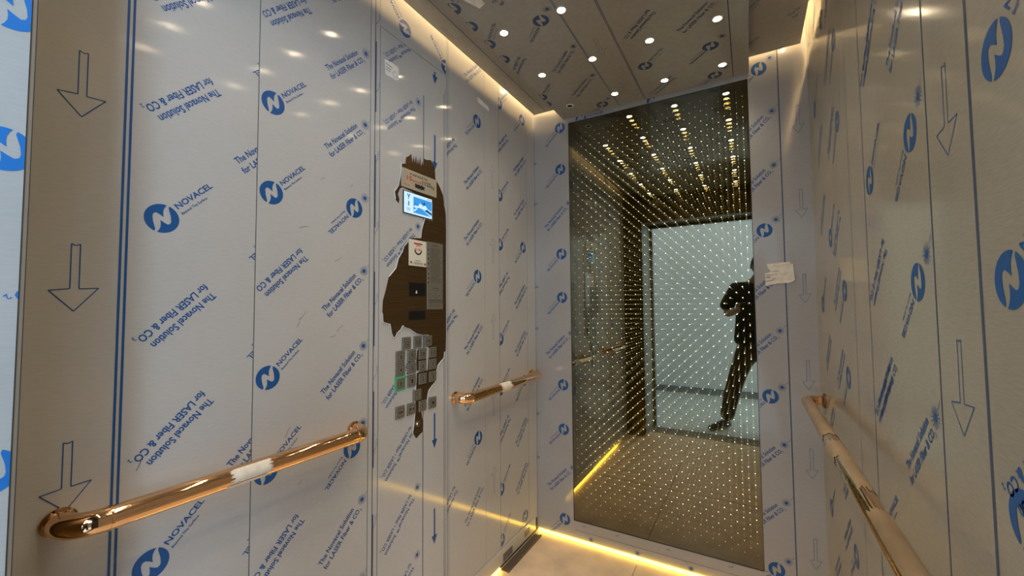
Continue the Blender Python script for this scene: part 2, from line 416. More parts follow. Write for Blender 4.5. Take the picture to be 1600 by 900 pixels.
P += clip(place(LG, -.79, 2.335, 0), MX0, MX1, MZ1+.003, 2.346) + clip(place(LG, -.40, 2.335, 10), -.44, -.39, MZ1+.003, 2.347)
lay('printed_marks', P, fB, INK, wall_back)
P = seg_tris((.139, .02), (.139, 2.55), .0045) + seg_tris((-.86, .060), (.02, .060), .0016) + seg_tris((-1.085, .02), (-1.085, 2.5), .0012)
lay('printed_lines', P, fB, INK_D, wall_back)

# front wall with the doorway behind the camera
wall_front = struct(boxes('wall_front', DARKBR, [(XL-.05, JX, -.20, YF, 0, 2.62), (JX, XR+.05, .06, YF, 2.10, 2.62), (JX, XR+.05, -.20, -.02, 2.13, 2.62), (JX, XR+.05, -.2, .155, 2.55, 2.62)]))
jamb = struct(boxes('trim_1', FILM_J, [(JX, JX+.004, -.20, YF-.002, 0, 2.10)]))
boxes('rubber_seal', GAP, [(JX, JX+.0042, YF-.002, YF-.0008, 0, 2.10), (JX, JX+.0038, YF+.0035, YF+.0045, 0, 2.10)], jamb)
boxes('edge_strip', mat('brown_edge', (.22, .18, .13), .6), [(JX, JX+.0036, YF-.0008, YF+.0035, 0, 2.10)], jamb)
fJ = lambda u, v: (JX+.0045, u, v)
P = []
for z in (1.715, 1.508, 1.055, .84, .40, 2.0):
    P += clip(place(LG, .133, z, 225, 1.0), -.2, YF-.002, 0, 2.1)
for z in (1.42, .75, 2.05): P += clip(place(BLK0, .30, z, 225, 1.0), -.2, YF-.002, 0, 2.1)
lay('printed_marks', P, fJ, INK_J, jamb)
struct(boxes('trim_2', DARKBR, [(JX, JX+.03, -.235, -.20, 0, 2.13), (JX, XR+.05, -.235, -.20, 2.10, 2.16), (XR-.0, XR+.03, -.235, -.20, 0, 2.13)]))
sill = struct(boxes('trim_3', STEEL_D, [(XL, XR+.05, -.25, -.04, -.03, .001)]))

# ceiling: border plate, lowered main plate, roof above
roof = struct(box('roof', GAP, (XL-.05, XR+.05, -.2, YB+.05, 2.60, 2.64)))
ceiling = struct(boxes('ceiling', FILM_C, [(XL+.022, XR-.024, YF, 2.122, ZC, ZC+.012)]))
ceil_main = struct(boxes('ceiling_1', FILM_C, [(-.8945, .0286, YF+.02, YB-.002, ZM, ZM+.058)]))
Mp = (-.8935, .0276, -2.146, -.18)
P = []
for x, y, a in ((-.646, 1.346, 225), (-.646, 2.087, 225), (-.373, 1.105, 45), (-.373, 1.846, 45), (-.109, 1.841, 225), (-.109, 2.088, 225), (-.109, 1.10, 225), (-.893, 1.130, 45), (-.893, 1.362, 45), (-.893, 1.856, 45), (-.646, .605, 225), (-.109, .60, 225)):
    P += clip(place(LG, x, -y, a), *Mp)
for x, y in ((-.895, 1.239), (-.895, 1.48), (-.905, 1.935)): P += clip(place(emblem(), x, -y, 45), *Mp)
for x, y, a, st in ((-.762, 1.210, 45, 0), (-.793, 1.492, 225, 0), (-.759, 1.703, 45, 1), (-.761, 1.947, 45, 1), (-.254, 1.487, 225, 0), (-.225, 1.701, 45, 0), (-.256, 1.986, 225, 0), (-.762, .965, 45, 1), (-.254, 1.24, 225, 0), (-.225, 1.457, 45, 0), (-.225, .96, 45, 0), (-.762, .72, 45, 1), (-.79, .75, 225, 0), (-.254, .745, 225, 0), (-.225, .715, 45, 0)):
    P += clip(place(BLK if st else BLK0, x, -y, a), *Mp)
for x, y in ((-.600, 1.303), (-.602, 2.043), (-.064, 1.793), (-.064, 2.04), (-.064, 1.303)): P += place(T_star(), x, -y, 0)
for y in (1.18, 1.55, 1.925, .81): P += place(T_arrow(.12, .0105, .021, .036, .0012), -.507, -y, 270)
P = clip(P, *Mp)
lay('printed_marks', P, fM, INK_D, ceil_main)
P = []
for x, wd in ((-.5695, .0022), (-.5735, .0016), (-.439, .0025), (-.434, .002), (-.0355, .0035)): P += seg_tris((x, -2.147), (x, -.2), wd)
lay('printed_lines', P, fM, INK_D, ceil_main)
P = []
for y in (.50, .88, 1.25, 1.625, 2.0): P += clip(place(T_arrow(.12, .0105, .019, .036, .0012), -1.045, -y, 270), -1.06, .2, -2.115, 0)
P += seg_tris((-.989, -2.12), (-.989, -.2), .0028)
Rr = (.0288, .2, -2.12, -.18)
for x, y, a in ((.03, 2.07, 45), (.03, 1.82, 45), (.03, 1.33, 45)): P += clip(place(LG, x-.05, -y, a), *Rr)
for x, y, a in ((.15, 1.92, 45), (.12, 1.68, 45), (.12, 1.2, 45), (.19, 2.10, 225)): P += clip(place(BLK0, x, -y, a), *Rr)
lay('printed_marks', P, fC, INK_D, ceiling)

# ------------------------------------------------------------------ landing beyond the doorway (seen in the mirror)
LW = mat('pale_plaster', (0.82, 0.86, 0.90), 0.8, noise=(3, 0.05, (1, 1, 1)))
LF = mat('pale_landing_floor', (0.56, 0.60, 0.60), 0.35, noise=(6, 0.06, (1, 1, 1)))
struct(box('floor_landing', LF, (-3.2, 3.2, -2.2, -.25, -.05, 0)))
struct(box('wall_landing', LW, (-3.2, 3.2, -2.3, -2.2, 0, 3.0)))
struct(box('baseboard_landing', mat('grey_skirting', (0.22, 0.26, 0.29), 0.5), (-3.2, 3.2, -2.2, -2.185, 0, .09)))
struct(boxes('wall_landing_front', LW, [(-3.2, XL-.05, -.25, -.20, 0, 3.0), (XR+.05, 3.2, -.25, -.20, 0, 3.0), (XL-.05, XR+.05, -.25, -.20, 2.16, 3.0), (XL-.05, JX, -.25, -.20, 0, 3.0)]))

# ------------------------------------------------------------------ mirror with light points and their modelled reflections in depth
mir = thing('wall_mirror', 'tall smoked wall mirror filled with rows of tiny light points', 'mirror', ((MX0+MX1)/2, YB, MZ0))
box('back_casing', BLACK, (MX0, MX1, YB+.66, YB+.67, MZ0, MZ1), mir)
boxes('side_casing', BLACK, [(MX0-.004, MX0, YB+.004, YB+.67, MZ0, MZ1), (MX1, MX1+.004, YB+.004, YB+.67, MZ0, MZ1), (MX0, MX1, YB+.004, YB+.67, MZ0-.004, MZ0), (MX0, MX1, YB+.004, YB+.67, MZ1, MZ1+.004)], mir)
def quad(name, x0, x1, z0, z1, y, m, parent):
    bm = bmesh.new(); bm.faces.new([bm.verts.new(p) for p in ((x0, y, z0), (x1, y, z0), (x1, y, z1), (x0, y, z1))]); return from_bm(name, bm, m, parent)
quad('mirror_pane', MX0, MX1, MZ0, MZ1, YB+.006, pane_mat('smoked_half_mirror', .25, (.66, .64, .56), (.68, .65, .50)), mir)
for k, f in enumerate((.11, .10, .09)):  # added panes that imitate repeated reflections, not real glass layers
    quad('ghost_pane', MX0, MX1, MZ0, MZ1, YB+.006+.029*(k+1), pane_mat('ghost_half_mirror_%s' % 'abc'[k], f, (.95, .93, .82), (.9, .85, .5)), mir)
dot_me = []
for k in range(8):
    me = bpy.data.meshes.new('light_point'); r = .0023
    me.from_pydata([(r, 0, 0), (0, 0, r), (-r, 0, 0), (0, 0, -r), (r*.7, 0, r*.7), (-r*.7, 0, r*.7), (-r*.7, 0, -r*.7), (r*.7, 0, -r*.7), (0, -r*.6, 0), (0, r*.6, 0)], [],
                   [(0, 4, 8), (4, 1, 8), (1, 5, 8), (5, 2, 8), (2, 6, 8), (6, 3, 8), (3, 7, 8), (7, 0, 8), (4, 0, 9), (1, 4, 9), (5, 1, 9), (2, 5, 9), (6, 2, 9), (3, 6, 9), (7, 3, 9), (0, 7, 9)])
    me.materials.append(DOTS[k]); dot_me.append(me)
px, pz = .0256, .0510
cells = []
for i in range(34):
    for j in range(43):
        x = MX1-.0215-px*i; z = MZ0+.055+pz*j+(pz/2 if i % 2 else 0)
        if x < MX0+.010 or z > MZ1-.03: continue
        cells.append((x, z, i, j))
near = sorted(cells, key=lambda c: (c[0]-MX1)**2+(c[1]-1.28)**2)[:100]
nset = {(c[2], c[3]) for c in near}
for x, z, i, j in near:
    o = bpy.data.objects.new('light_point', dot_me[0]); COL.objects.link(o); o.parent = mir
    o.location = (x-mir.location.x, YB+.016-mir.location.y, z-mir.location.z)
vs = []; fs = []; mi = []
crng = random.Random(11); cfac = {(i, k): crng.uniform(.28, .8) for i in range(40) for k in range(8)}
for k in range(6):  # layers behind the first are modelled reflections of the front points
    base = dot_me[k]
    for x, z, i, j in cells:
        if k == 0 and (i, j) in nset: continue
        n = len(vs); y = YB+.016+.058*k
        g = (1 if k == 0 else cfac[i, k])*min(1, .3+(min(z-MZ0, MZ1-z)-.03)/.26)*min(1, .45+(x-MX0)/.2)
        vs += [(x+v.co.x*g, y+v.co.y*g, z+v.co.z*g) for v in base.vertices]
        for p in base.polygons: fs.append([n+q for q in p.vertices]); mi.append(k)
me = bpy.data.meshes.new('points_with_reflections'); me.from_pydata(vs, [], fs)
for d in DOTS: me.materials.append(d)
me.polygons.foreach_set('material_index', mi); me.update()
o = link('points_with_reflections', me); o.parent = mir; o.location = -mir.location; o['kind'] = 'stuff'

# ------------------------------------------------------------------ led strips
def strip(name, label, m, dims, group=None):
    return tag(box(name, m, dims), label, 'led strip', group)
strip('led_strip', 'warm glowing LED strip on the floor under the mirror wall', LED, (XL+.01, XR-.01, YB-.006, YB+.004, .001, .0135))
strip('led_strip', 'warm glowing LED strip on the floor along the left wall', LED, (XL+.001, XL+.010, .56, 1.735, .001, .0135))
strip('led_strip', 'warm LED strip hidden above the ceiling edge along the left wall', LEDC, (XL+.052, XL+.064, .3, 2.08, ZC+.172, ZC+.180))
strip('led_strip', 'warm LED strip hidden above the ceiling edge along the right wall', LEDC, (XR-.068, XR-.056, .3, 2.08, ZC+.172, ZC+.180))
strip('led_strip', 'warm LED strip hidden above the ceiling edge in the corner left of the mirror', LEDC, (XL+.07, -.90, 2.078, 2.090, ZC+.172, ZC+.180))
strip('led_strip', 'warm LED strip hidden above the ceiling edge in the corner right of the mirror', LEDC, (.034, XR-.075, 2.078, 2.090, ZC+.172, ZC+.180))

# ------------------------------------------------------------------ ceiling spotlights
rows = ['first row from the mirror', 'second row from the mirror', 'third row from the mirror', 'fourth row from the mirror', 'fifth row from the mirror', 'row nearest the doorway']
cols_ = ['nearest the left wall', 'second from the left wall', 'third from the left wall', 'nearest the right wall']
lens = bmesh.new(); cyl(lens, (0, 0, -.0015), (0, 0, 1), .0142, .0012, 28); lens_me = bpy.data.meshes.new('lens'); lens.to_mesh(lens_me); lens.free()
bez = bmesh.new()
prof = [(.0143, -.0004), (.0150, -.0025), (.0185, -.0025), (.020, 0)]
ring = [[bez.verts.new((r*math.cos(a), r*math.sin(a), z)) for r, z in prof] for a in [2*math.pi*k/32 for k in range(32)]]
for k in range(32):
    for q in range(3): bez.faces.new((ring[k][q], ring[(k+1) % 32][q], ring[(k+1) % 32][q+1], ring[k][q+1]))
bez_me = bpy.data.meshes.new('bezel'); bez.to_mesh(bez_me); bez.free(); bez_me.materials.append(mat('spot_bezel', (.62, .57, .48), .35, .3))
bez_off = bez_me.copy(); bez_off.materials.clear(); bez_off.materials.append(mat('white_bezel', (.9, .88, .82), .4))
lens_on = lens_me.copy(); lens_on.materials.append(SPOT); lens_off = lens_me.copy(); lens_off.materials.append(GAP)
for j, y in enumerate((2.012, 1.673, 1.333, .993, .653, .313)):
    for i, x in enumerate((-.800, -.5575, -.3185, -.073)):
        off = (i == 0 and j == 0)
        t = thing('ceiling_spotlight', ('unlit' if off else 'lit') + ' round recessed ceiling spotlight, %s, %s' % (rows[j], cols_[i]), 'spotlight', (x, y, ZM), 'recessed spotlights in the ceiling')
        for nm, me in (('bezel', bez_off if off else bez_me), ('lens', lens_off if off else lens_on)):
            c = bpy.data.objects.new(nm, me); COL.objects.link(c); c.parent = t
        if not off:
            ld = bpy.data.lights.new('beam', 'SPOT'); ld.energy = BEAM_W; ld.color = (1.0, .80, .56)
            ld.spot_size = R(105); ld.spot_blend = .9; ld.shadow_soft_size = .012
            lo = bpy.data.objects.new('beam', ld); COL.objects.link(lo); lo.location = (x, y, ZM-.006)

# ------------------------------------------------------------------ handrails
def arc(c, r, a0, a1, ax, ay, n=10):
    c = Vector(c); ax = Vector(ax); ay = Vector(ay)
    return [c + ax*r*math.cos(a0+(a1-a0)*k/n) + ay*r*math.sin(a0+(a1-a0)*k/n) for k in range(n+1)]
def rail(name, label, xw, xr, y0, y1, z, rad, m, sgn, fl=.0255, bend=.042):
    """xw wall plane, xr rail axis, sgn direction from wall to room (+1 left wall, -1 right wall)"""
    t = thing(name, label, 'handrail', (xr, (y0+y1)/2, z))
    s = sgn; b = bend
    pts = [(xw+s*.002, y0, z), (xr-s*b, y0, z)] if abs(xr-xw) > b else [(xw+s*.002, y0, z)]
    pts += arc((xr-s*b, y0+b, z), b, 0, math.pi/2, (0, -1, 0), (s, 0, 0))
    pts += arc((xr-s*b, y1-b, z), b, 0, math.pi/2, (s, 0, 0), (0, 1, 0))
    pts += [(xw+s*.002, y1, z)]
    bm = bmesh.new(); tube(bm, [Vector(p) for p in pts], rad, 32)
    from_bm('rail_bar', bm, m, t, True)
    for y in (y0, y1):
        bm = bmesh.new(); a = Vector((s, 0, 0))
        tube(bm, [Vector((xw+s*.0005, y, z)), Vector((xw+s*.006, y, z)), Vector((xw+s*.0085, y, z))], [fl, fl, fl-.004], 36)
        from_bm('wall_flange', bm, FLANGE if s < 0 else m, t, False)
    return t
r1 = rail('handrail', 'long polished rose gold handrail on the left wall beside the doorway', XL, XL+.0625, .243, .880, .896, .0215, GOLD, 1)
for y in (.292, .836):
    bm = bmesh.new(); cyl(bm, (XL+.0625, y, .896), (0, 1, 0), .0223, .004, 32); from_bm('joint_ring', bm, GOLD, r1)
def wrap(xc, z, y0, y1, rad, m, parent, name, jag=.008, a0=0, a1=2*math.pi, n=40):
    bm = bmesh.new(); rr = random.Random(int(y0*1000)); L0 = []; L1 = []; Mid = []
    for k in range(n+1):
        a = a0+(a1-a0)*k/n; p = Vector((xc+rad*math.cos(a), 0, z+rad*math.sin(a)))
        ja, jb = rr.uniform(-jag, jag), rr.uniform(-jag, jag)
        L0.append(bm.verts.new((p.x, y0+ja, p.z))); Mid.append(bm.verts.new((p.x, (y0+y1)/2, p.z))); L1.append(bm.verts.new((p.x, y1+jb, p.z)))
    for k in range(n):
        bm.faces.new((L0[k], L0[k+1], Mid[k+1], Mid[k])); bm.faces.new((Mid[k], Mid[k+1], L1[k+1], L1[k]))
    o = from_bm(name, bm, m, parent, True)
    return o
wrap(XL+.0625, .896, .492, .578, .0222, TAPE, r1, 'torn_tape', .006, R(-24), R(62))
wrap(XL+.0625, .896, .480, .572, .0222, TAPE, r1, 'torn_tape', .006, R(-80), R(-30))
r2 = rail('handrail', 'short rose gold handrail on the left wall next to the mirror wall', XL, XL+.0625, 1.390, 2.085, .896, .0215, GOLD, 1)
wrap(XL+.0625, .896, 1.645, 1.735, .0222, TAPE, r2, 'torn_tape', .01, R(-100), R(80))
r3 = rail('handrail', 'handrail on the right wall still wrapped in beige film', XR, XR-.061, .30, 2.035, .896, .0190, GOLD, -1, .028)
for y0, y1, a0, a1 in ((1.46, 2.0, 0, 360), (1.27, 1.40, 0, 360), (1.06, 1.275, -60, 122), (.34, .97, -60, 150)):
    o = wrap(XR-.061, .896, y0, y1, .0200, GOLD_F, r3, 'beige_film_wrap', .014, R(a0), R(a1)); o['label'] = 'wrinkled beige protective film'
for z_, in ():
    pass

# ------------------------------------------------------------------ control panel (car operating panel)
cp = thing('control_panel', 'tall lift control panel with floor buttons, screen and half peeled film', 'control panel', (XL, 1.158, .0))
def cbox(name, m, y0, y1, z0, z1, d0, d1, parent=cp, bev=0.0):
    o = box(name, m, (XL+d0, XL+d1, y0, y1, z0, z1), None, bev); o.parent = parent
    p = parent; off = Vector((0, 0, 0))
    while p is not None: off += p.location; p = p.parent
    o.location = -off; return o
def clay(name, T, d, m, parent):
    o = lay(name, T, lambda u, v: (XL+d, u, v), m, parent); off = Vector((0, 0, 0)); p = parent
    while p is not None: off += p.location; p = p.parent
    o.location = -off; return o
face = cbox('face_plate', FILM_L, .9795, 1.3350, .0, 2.2640, -.004, .0003)
P = []
Kp = (.981, 1.3335, 0, 2.262)
for z in (2.076, 1.588, 1.10, .854, .609, .365, 2.32): P += clip(place(CP if z < 2.3 else T_cop(False), 1.167, z, 225), *Kp)
P2 = []
for z1, z0 in ((2.245, 2.194), (1.98, 1.834), (1.61, 1.50), (.860, .724), (.492, .356)): P2 += place(T_solid_arrow(z1-z0), 1.2635, z1, 270)
clay('printed_marks', P + P2, .0006, INK, face)
clay('printed_lines', seg_tris((1.197, .0), (1.197, 2.115), .004) + seg_tris((1.321, 0), (1.321, 2.18), .0022) + seg_tris((1.3275, 0), (1.3275, 2.2), .002), .0005, INK_D, face)
PEEL = [(1.121,1.850),(1.102,1.836),(1.098,1.812),(1.079,1.805),(1.073,1.758),(1.064,1.720),(1.045,1.693),(1.050,1.668),(1.066,1.655),(1.070,1.672),(1.062,1.690),(1.073,1.712),(1.086,1.720),(1.250,1.700),(1.250,1.624),(1.203,1.624),(1.185,1.576),(1.181,1.545),(1.113,1.536),(1.113,1.521),(1.092,1.502),(1.084,1.480),(1.066,1.455),(1.053,1.417),(1.021,1.385),(1.008,1.34),(.995,1.302),(.993,1.26),(.996,1.229),(1.028,1.221),(1.034,1.19),(1.044,1.172),(1.054,1.176),(1.062,1.190),(1.078,1.199),(1.088,1.214),(1.10,1.206),(1.125,1.199),(1.160,1.180),(1.196,1.172),(1.225,1.171),(1.228,1.136),(1.222,1.120),(1.160,1.118),(1.156,1.08),(1.158,1.02),(1.156,.980),(1.151,.93),(1.153,.898),(1.146,.843),(1.140,.815),(1.150,.800),(1.163,.790),(1.178,.800),(1.194,.805),(1.198,.836),(1.190,.870),(1.184,.891),(1.200,.905),(1.216,.915),(1.222,.940),(1.228,.956),(1.245,.970),(1.268,.985),(1.274,1.01),(1.272,1.025),(1.283,1.047),(1.30,1.06),(1.318,1.07),(1.322,1.095),(1.332,1.10),(1.334,1.172),(1.333,1.40),(1.334,1.60),(1.332,1.672),(1.322,1.700),(1.315,1.744),(1.290,1.778),(1.267,1.799),(1.263,1.845),(1.239,1.869),(1.215,1.862),(1.198,1.862),(1.196,1.83),(1.190,1.85),(1.182,1.826),(1.178,1.864),(1.170,1.83),(1.166,1.855),(1.160,1.828),(1.155,1.863),(1.148,1.83),(1.142,1.855),(1.136,1.828),(1.129,1.86)]
clay('bare_bronze_patch', poly_tris(PEEL), .0009, BRONZE_P, cp)['label'] = 'bare bronze steel where the film is torn off'
def film_edge(a, b, wd=.0022):   # torn, slightly lifted film lip along part of the outline
    Q = PEEL[a:b]; T = []
    rr = random.Random(a)
    bm = bmesh.new(); pr = None
    for i, p in enumerate(Q):
        q = Q[min(i+1, len(Q)-1)] if i < len(Q)-1 else p; o_ = Q[i-1] if i else p
        d = Vector((q[0]-o_[0], q[1]-o_[1])); d.normalize(); n = Vector((-d.y, d.x)); ww = wd*rr.uniform(.4, 1.5)
        v = [bm.verts.new((XL+.0012, p[0]+n.x*ww*.2, p[1]+n.y*ww*.2)), bm.verts.new((XL+.0045, p[0]-n.x*ww*.3, p[1]-n.y*ww*.3)), bm.verts.new((XL+.0014, p[0]-n.x*ww, p[1]-n.y*ww))]
        if pr: bm.faces.new((pr[0], pr[1], v[1], v[0])); bm.faces.new((pr[1], pr[2], v[2], v[1]))
        pr = v
    o = from_bm('torn_film_edge', bm, mat('torn_film', (.60, .61, .60), .3), cp)
    o.location = -cp.location
for a, b in ((2, 8), (15, 25), (27, 42), (42, 52), (58, 70)): film_edge(a, b)
for q, (a, b) in enumerate((((1.16, 1.118), (1.265, 1.126)), ((1.11, 1.028), (1.155, 1.034)), ((1.165, 1.028), (1.22, 1.036)), ((1.222, 1.028), (1.226, 1.12)), ((1.222, 1.05), (1.205, 1.02)))): pass
strips_ = [[(1.160, 1.074), (1.262, 1.081), (1.262, 1.126), (1.222, 1.120), (1.216, 1.083), (1.160, 1.078)], [(1.100, 1.028), (1.222, 1.034), (1.228, 1.120), (1.216, 1.120), (1.212, 1.044), (1.10, 1.035)], [(1.11, .982), (1.165, .983), (1.165, .99), (1.11, .989)]]
T = []
for s_ in strips_[1:2]: T += poly_tris(s_)
clay('film_shred', T, .0014, FILM_L, cp)

# capacity plate
pl = cbox('capacity_plate', CAPPL, 1.077, 1.271, 1.722, 1.794, .001, .004, bev=.0008)
clay('plate_text', place(text_tris('KAPAS\u0130TE', .095, .0075), 1.120, 1.7795, 0) + place(text_tris('1125', .050, .0155), 1.186, 1.762, 0) + place(text_tris('Kg', .018, .010), 1.238, 1.757, 0)
     + poly_tris([(1.146, 1.748), (1.152, 1.750), (1.158, 1.747), (1.166, 1.750), (1.174, 1.747), (1.184, 1.750), (1.193, 1.747), (1.199, 1.748), (1.197, 1.732), (1.188, 1.736), (1.180, 1.730), (1.172, 1.736), (1.164, 1.731), (1.155, 1.735), (1.147, 1.733)]), .0045, TXT, pl)
clay('red_plate_text', place(text_tris('15', .024, .0165), 1.105, 1.762, 0) + place(text_tris('PERSONS', .050, .0075), 1.131, 1.7565, 0) + place(text_tris('A.A.A', .030, .006), 1.086, 1.7345, 0), .0045, RED, pl)

# screen
sc_ = cbox('display_screen', BLACK, 1.086, 1.245, 1.626, 1.711, .001, .0040, bev=.0008)
SCW = emis('screen_white', (.62, .85, 1.0), 1.05); SCB = emis('screen_blue', (.05, .33, .80), 1.0); SCT = emis('screen_teal', (.0, .25, .42), .9); SCN = emis('screen_navy', (.02, .09, .30), .8); SCR = emis('screen_red', (.85, .2, .2), .9)
clay('screen_background', poly_tris([(1.089, 1.629), (1.242, 1.629), (1.242, 1.708), (1.089, 1.708)]), .0042, SCW, sc_)
clay('screen_picture', poly_tris([(1.138, 1.636), (1.240, 1.636), (1.240, 1.697), (1.138, 1.697)]), .0044, SCB, sc_)
clay('screen_arrow', poly_tris([(1.104, 1.702), (1.109, 1.702), (1.1125, 1.695), (1.116, 1.702), (1.121, 1.702), (1.1145, 1.689), (1.1145, 1.682), (1.1105, 1.682), (1.1105, 1.689)]) + place(text_tris('1', .006, .017), 1.110, 1.666, 0) + seg_tris((1.104, 1.647), (1.122, 1.647), .002) + seg_tris((1.104, 1.641), (1.120, 1.641), .002), .0046, SCT, sc_)
clay('screen_snow', poly_tris([(1.138, 1.660), (1.150, 1.668), (1.162, 1.664), (1.176, 1.680), (1.190, 1.670), (1.204, 1.676), (1.216, 1.664), (1.240, 1.658), (1.240, 1.652), (1.20, 1.655), (1.17, 1.660), (1.15, 1.655)]) + poly_tris([(1.138, 1.645), (1.155, 1.655), (1.160, 1.653), (1.142, 1.640)]) + poly_tris([(1.19, 1.655), (1.24, 1.640), (1.24, 1.636), (1.225, 1.640)]), .0046, SCW, sc_)
clay('screen_trees', poly_tris([(1.20, 1.655), (1.212, 1.661), (1.240, 1.652), (1.240, 1.645)]) + [((1.145, 1.664), (1.149, 1.664), (1.147, 1.680)), ((1.152, 1.664), (1.156, 1.664), (1.154, 1.676)), ((1.180, 1.680), (1.188, 1.674), (1.186, 1.686)), ((1.190, 1.676), (1.206, 1.676), (1.196, 1.690))], .0047, SCN, sc_)
clay('screen_status', seg_tris((1.214, 1.7025), (1.238, 1.7025), .003), .0046, SCR, sc_)

# emblem plate
ep = cbox('emblem_plate', CREAM, 1.1165, 1.2115, 1.4345, 1.534, .001, .004, bev=.0015)
def annulus(cx, cy, r0, r1, a0, a1, n=26):
    T = []
    for k in range(n):
        b0 = a0+(a1-a0)*k/n; b1 = a0+(a1-a0)*(k+1)/n
        q = [(cx+r*math.cos(b), cy+r*math.sin(b)) for r, b in ((r0, b0), (r1, b0), (r1, b1), (r0, b1))]
        T += [(q[0], q[1], q[2]), (q[0], q[2], q[3])]
    return T
clay('red_emblem', seg_tris((1.142, 1.520), (1.187, 1.520), .006) + annulus(1.1645, 1.4985, .014, .0165, R(40), R(140)) + place(text_tris('KLAS', .036, .0085), 1.1465, 1.4985, 0), .0045, RED, ep)
clay('dark_emblem', annulus(1.1645, 1.4985, .0150, .0215, R(190), R(350)) + place(text_tris('000000', .030, .004), 1.148, 1.455, 0) + seg_tris((1.140, 1.447), (1.190, 1.447), .0016) + seg_tris((1.140, 1.4425), (1.190, 1.4425), .0016), .0045, mat('dark_emblem_print', (.05, .045, .03), .5), ep)
clay('corner_marks', annulus(1.127, 1.447, 0, .005, 0, 6.3, 14) + annulus(1.202, 1.4445, 0, .005, 0, 6.3, 14), .0045, mat('brown_red_print', (.25, .08, .05), .5), ep)

# instruction plate
ip = cbox('instruction_plate', STEEL, 1.2165, 1.3105, 1.270, 1.5375, .001, .004, bev=.001)
T = place(text_tris('A.A.A', .036, .0075), 1.245, 1.5255, 0)
rr = random.Random(3)
z = 1.512
while z > 1.375:
    T += seg_tris((1.236, z), (1.236+rr.uniform(.045, .068), z), .0011); z -= .0046
for z in (1.505, 1.488, 1.470, 1.450, 1.430, 1.410, 1.392, 1.375): T += poly_tris([(1.2215+.0045*math.cos(a), z+.0045*math.sin(a)) for a in (0.4, 1.5, 2.6, 3.6, 4.7, 5.6)])
T += place(text_tris('CALL', .040, .007), 1.245, 1.3545, 0) + seg_tris((1.2185, 1.344), (1.3085, 1.344), .0008)
T += annulus(1.2305, 1.3235, .008, .0092, 0, 6.29) + annulus(1.2965, 1.3235, .008, .0092, 0, 6.29)
for a, b in ((1.2515, 1.3235), (1.2635, 1.3305), (1.2635, 1.3165), (1.2755, 1.3235)): T += poly_tris([(a-.004, b), (a, b+.003), (a+.004, b), (a, b-.003)])
for z in (1.308, 1.302, 1.296): T += seg_tris((1.222, z), (1.306, z), .0026)
for z in (1.287, 1.280): T += seg_tris((1.226, z), (1.30, z), .0016)
clay('instruction_print', T, .0045, mat('grey_print', (.10, .095, .08), .5), ip)
rd = cbox('card_reader', BLACK, 1.1195, 1.2085, 1.321, 1.372, .0005, .003, bev=.0008)
clay('reader_symbol', poly_tris([(1.152, 1.331), (1.161, 1.331), (1.160, 1.338), (1.1565, 1.344), (1.153, 1.338)]), .0035, CREAM, rd)
cbox('speaker_slot', BLACK, 1.1195, 1.2075, 1.232, 1.265, .0005, .0022)

# buttons
def button(y, z, sym, lit=False, h=.040, wv=.041):
    b = cbox('floor_button' if sym.isdigit() else 'function_button', STEEL, y-wv/2, y+wv/2, z-h/2, z+h/2, .001, .0055, bev=.0012)
    P = [(y-wv/2-.0015, z-h/2-.0015), (y+wv/2+.0015, z-h/2-.0015), (y+wv/2+.0015, z+h/2+.0015), (y-wv/2-.0015, z+h/2+.0015)]
    if lit:
        P = [(y-wv/2-.006, z-h/2-.006), (y+wv/2+.006, z-h/2-.006), (y+wv/2+.006, z+h/2+.006), (y-wv/2-.006, z+h/2+.006)]
    clay('button_ring', poly_tris(P), .0018, GREEN if lit else TXT, b)
    clay('inner_frame', [t for a, c in (((y-.014, z-.014), (y+.014, z-.014)), ((y+.014, z-.014), (y+.014, z+.014)), ((y+.014, z+.014), (y-.014, z+.014)), ((y-.014, z+.014), (y-.014, z-.014))) for t in seg_tris(a, c, .0012)], .0058, TXT, b)
    if sym.isdigit(): wn = .009*len(sym); T = place(text_tris(sym, wn, .015), y-wn/2, z, 0)
    elif sym == 'open': T = [((y-.002, z+.006), (y-.002, z-.006), (y-.010, z)), ((y+.002, z+.006), (y+.002, z-.006), (y+.010, z))]
    elif sym == 'close': T = [((y-.010, z+.006), (y-.010, z-.006), (y-.002, z)), ((y+.010, z+.006), (y+.010, z-.006), (y+.002, z))]
    elif sym == 'bell': T = poly_tris([(y-.007, z-.005), (y-.005, z+.002), (y-.003, z+.006), (y+.003, z+.006), (y+.005, z+.002), (y+.007, z-.005)]) + annulus(y, z-.0065, 0, .002, 0, 6.29, 10)
    elif sym == 'fan': T = [t for k in range(3) for t in annulus(y+.004*math.cos(k*2.1), z+.004*math.sin(k*2.1), 0, .0035, 0, 6.29, 10)]
    else: T = annulus(y, z, .004, .0065, R(50), R(310), 14)
    clay('button_symbol', T, .0060, TXT, b)
    if sym.isdigit(): clay('braille_dots', [t for k in range(3) for t in annulus(y+.004+.003*(k % 2), z-.0105+.0025*(k//2), 0, .0009, 0, 6.29, 6)], .0060, TXT, b)
    return b
for y, s in ((1.107, '12'), (1.165, '13'), (1.222, '14')): button(y, 1.148, s)
for z, r_ in ((1.101, ('8', '9', '10', '11')), (1.055, ('4', '5', '6', '7')), (1.007, ('0', '1', '2', '3'))):
    for y, s in zip((1.077, 1.134, 1.191, 1.2485), r_):
        b = button(y, z, s, s == '0')
        if s == '0': b['label'] = 'floor button zero with a green lit ring'
button(1.163, .951, 'phone')
for y, s in zip((1.077, 1.133, 1.191, 1.249), ('open', 'close', 'phone', 'bell')): button(y, .905, s)
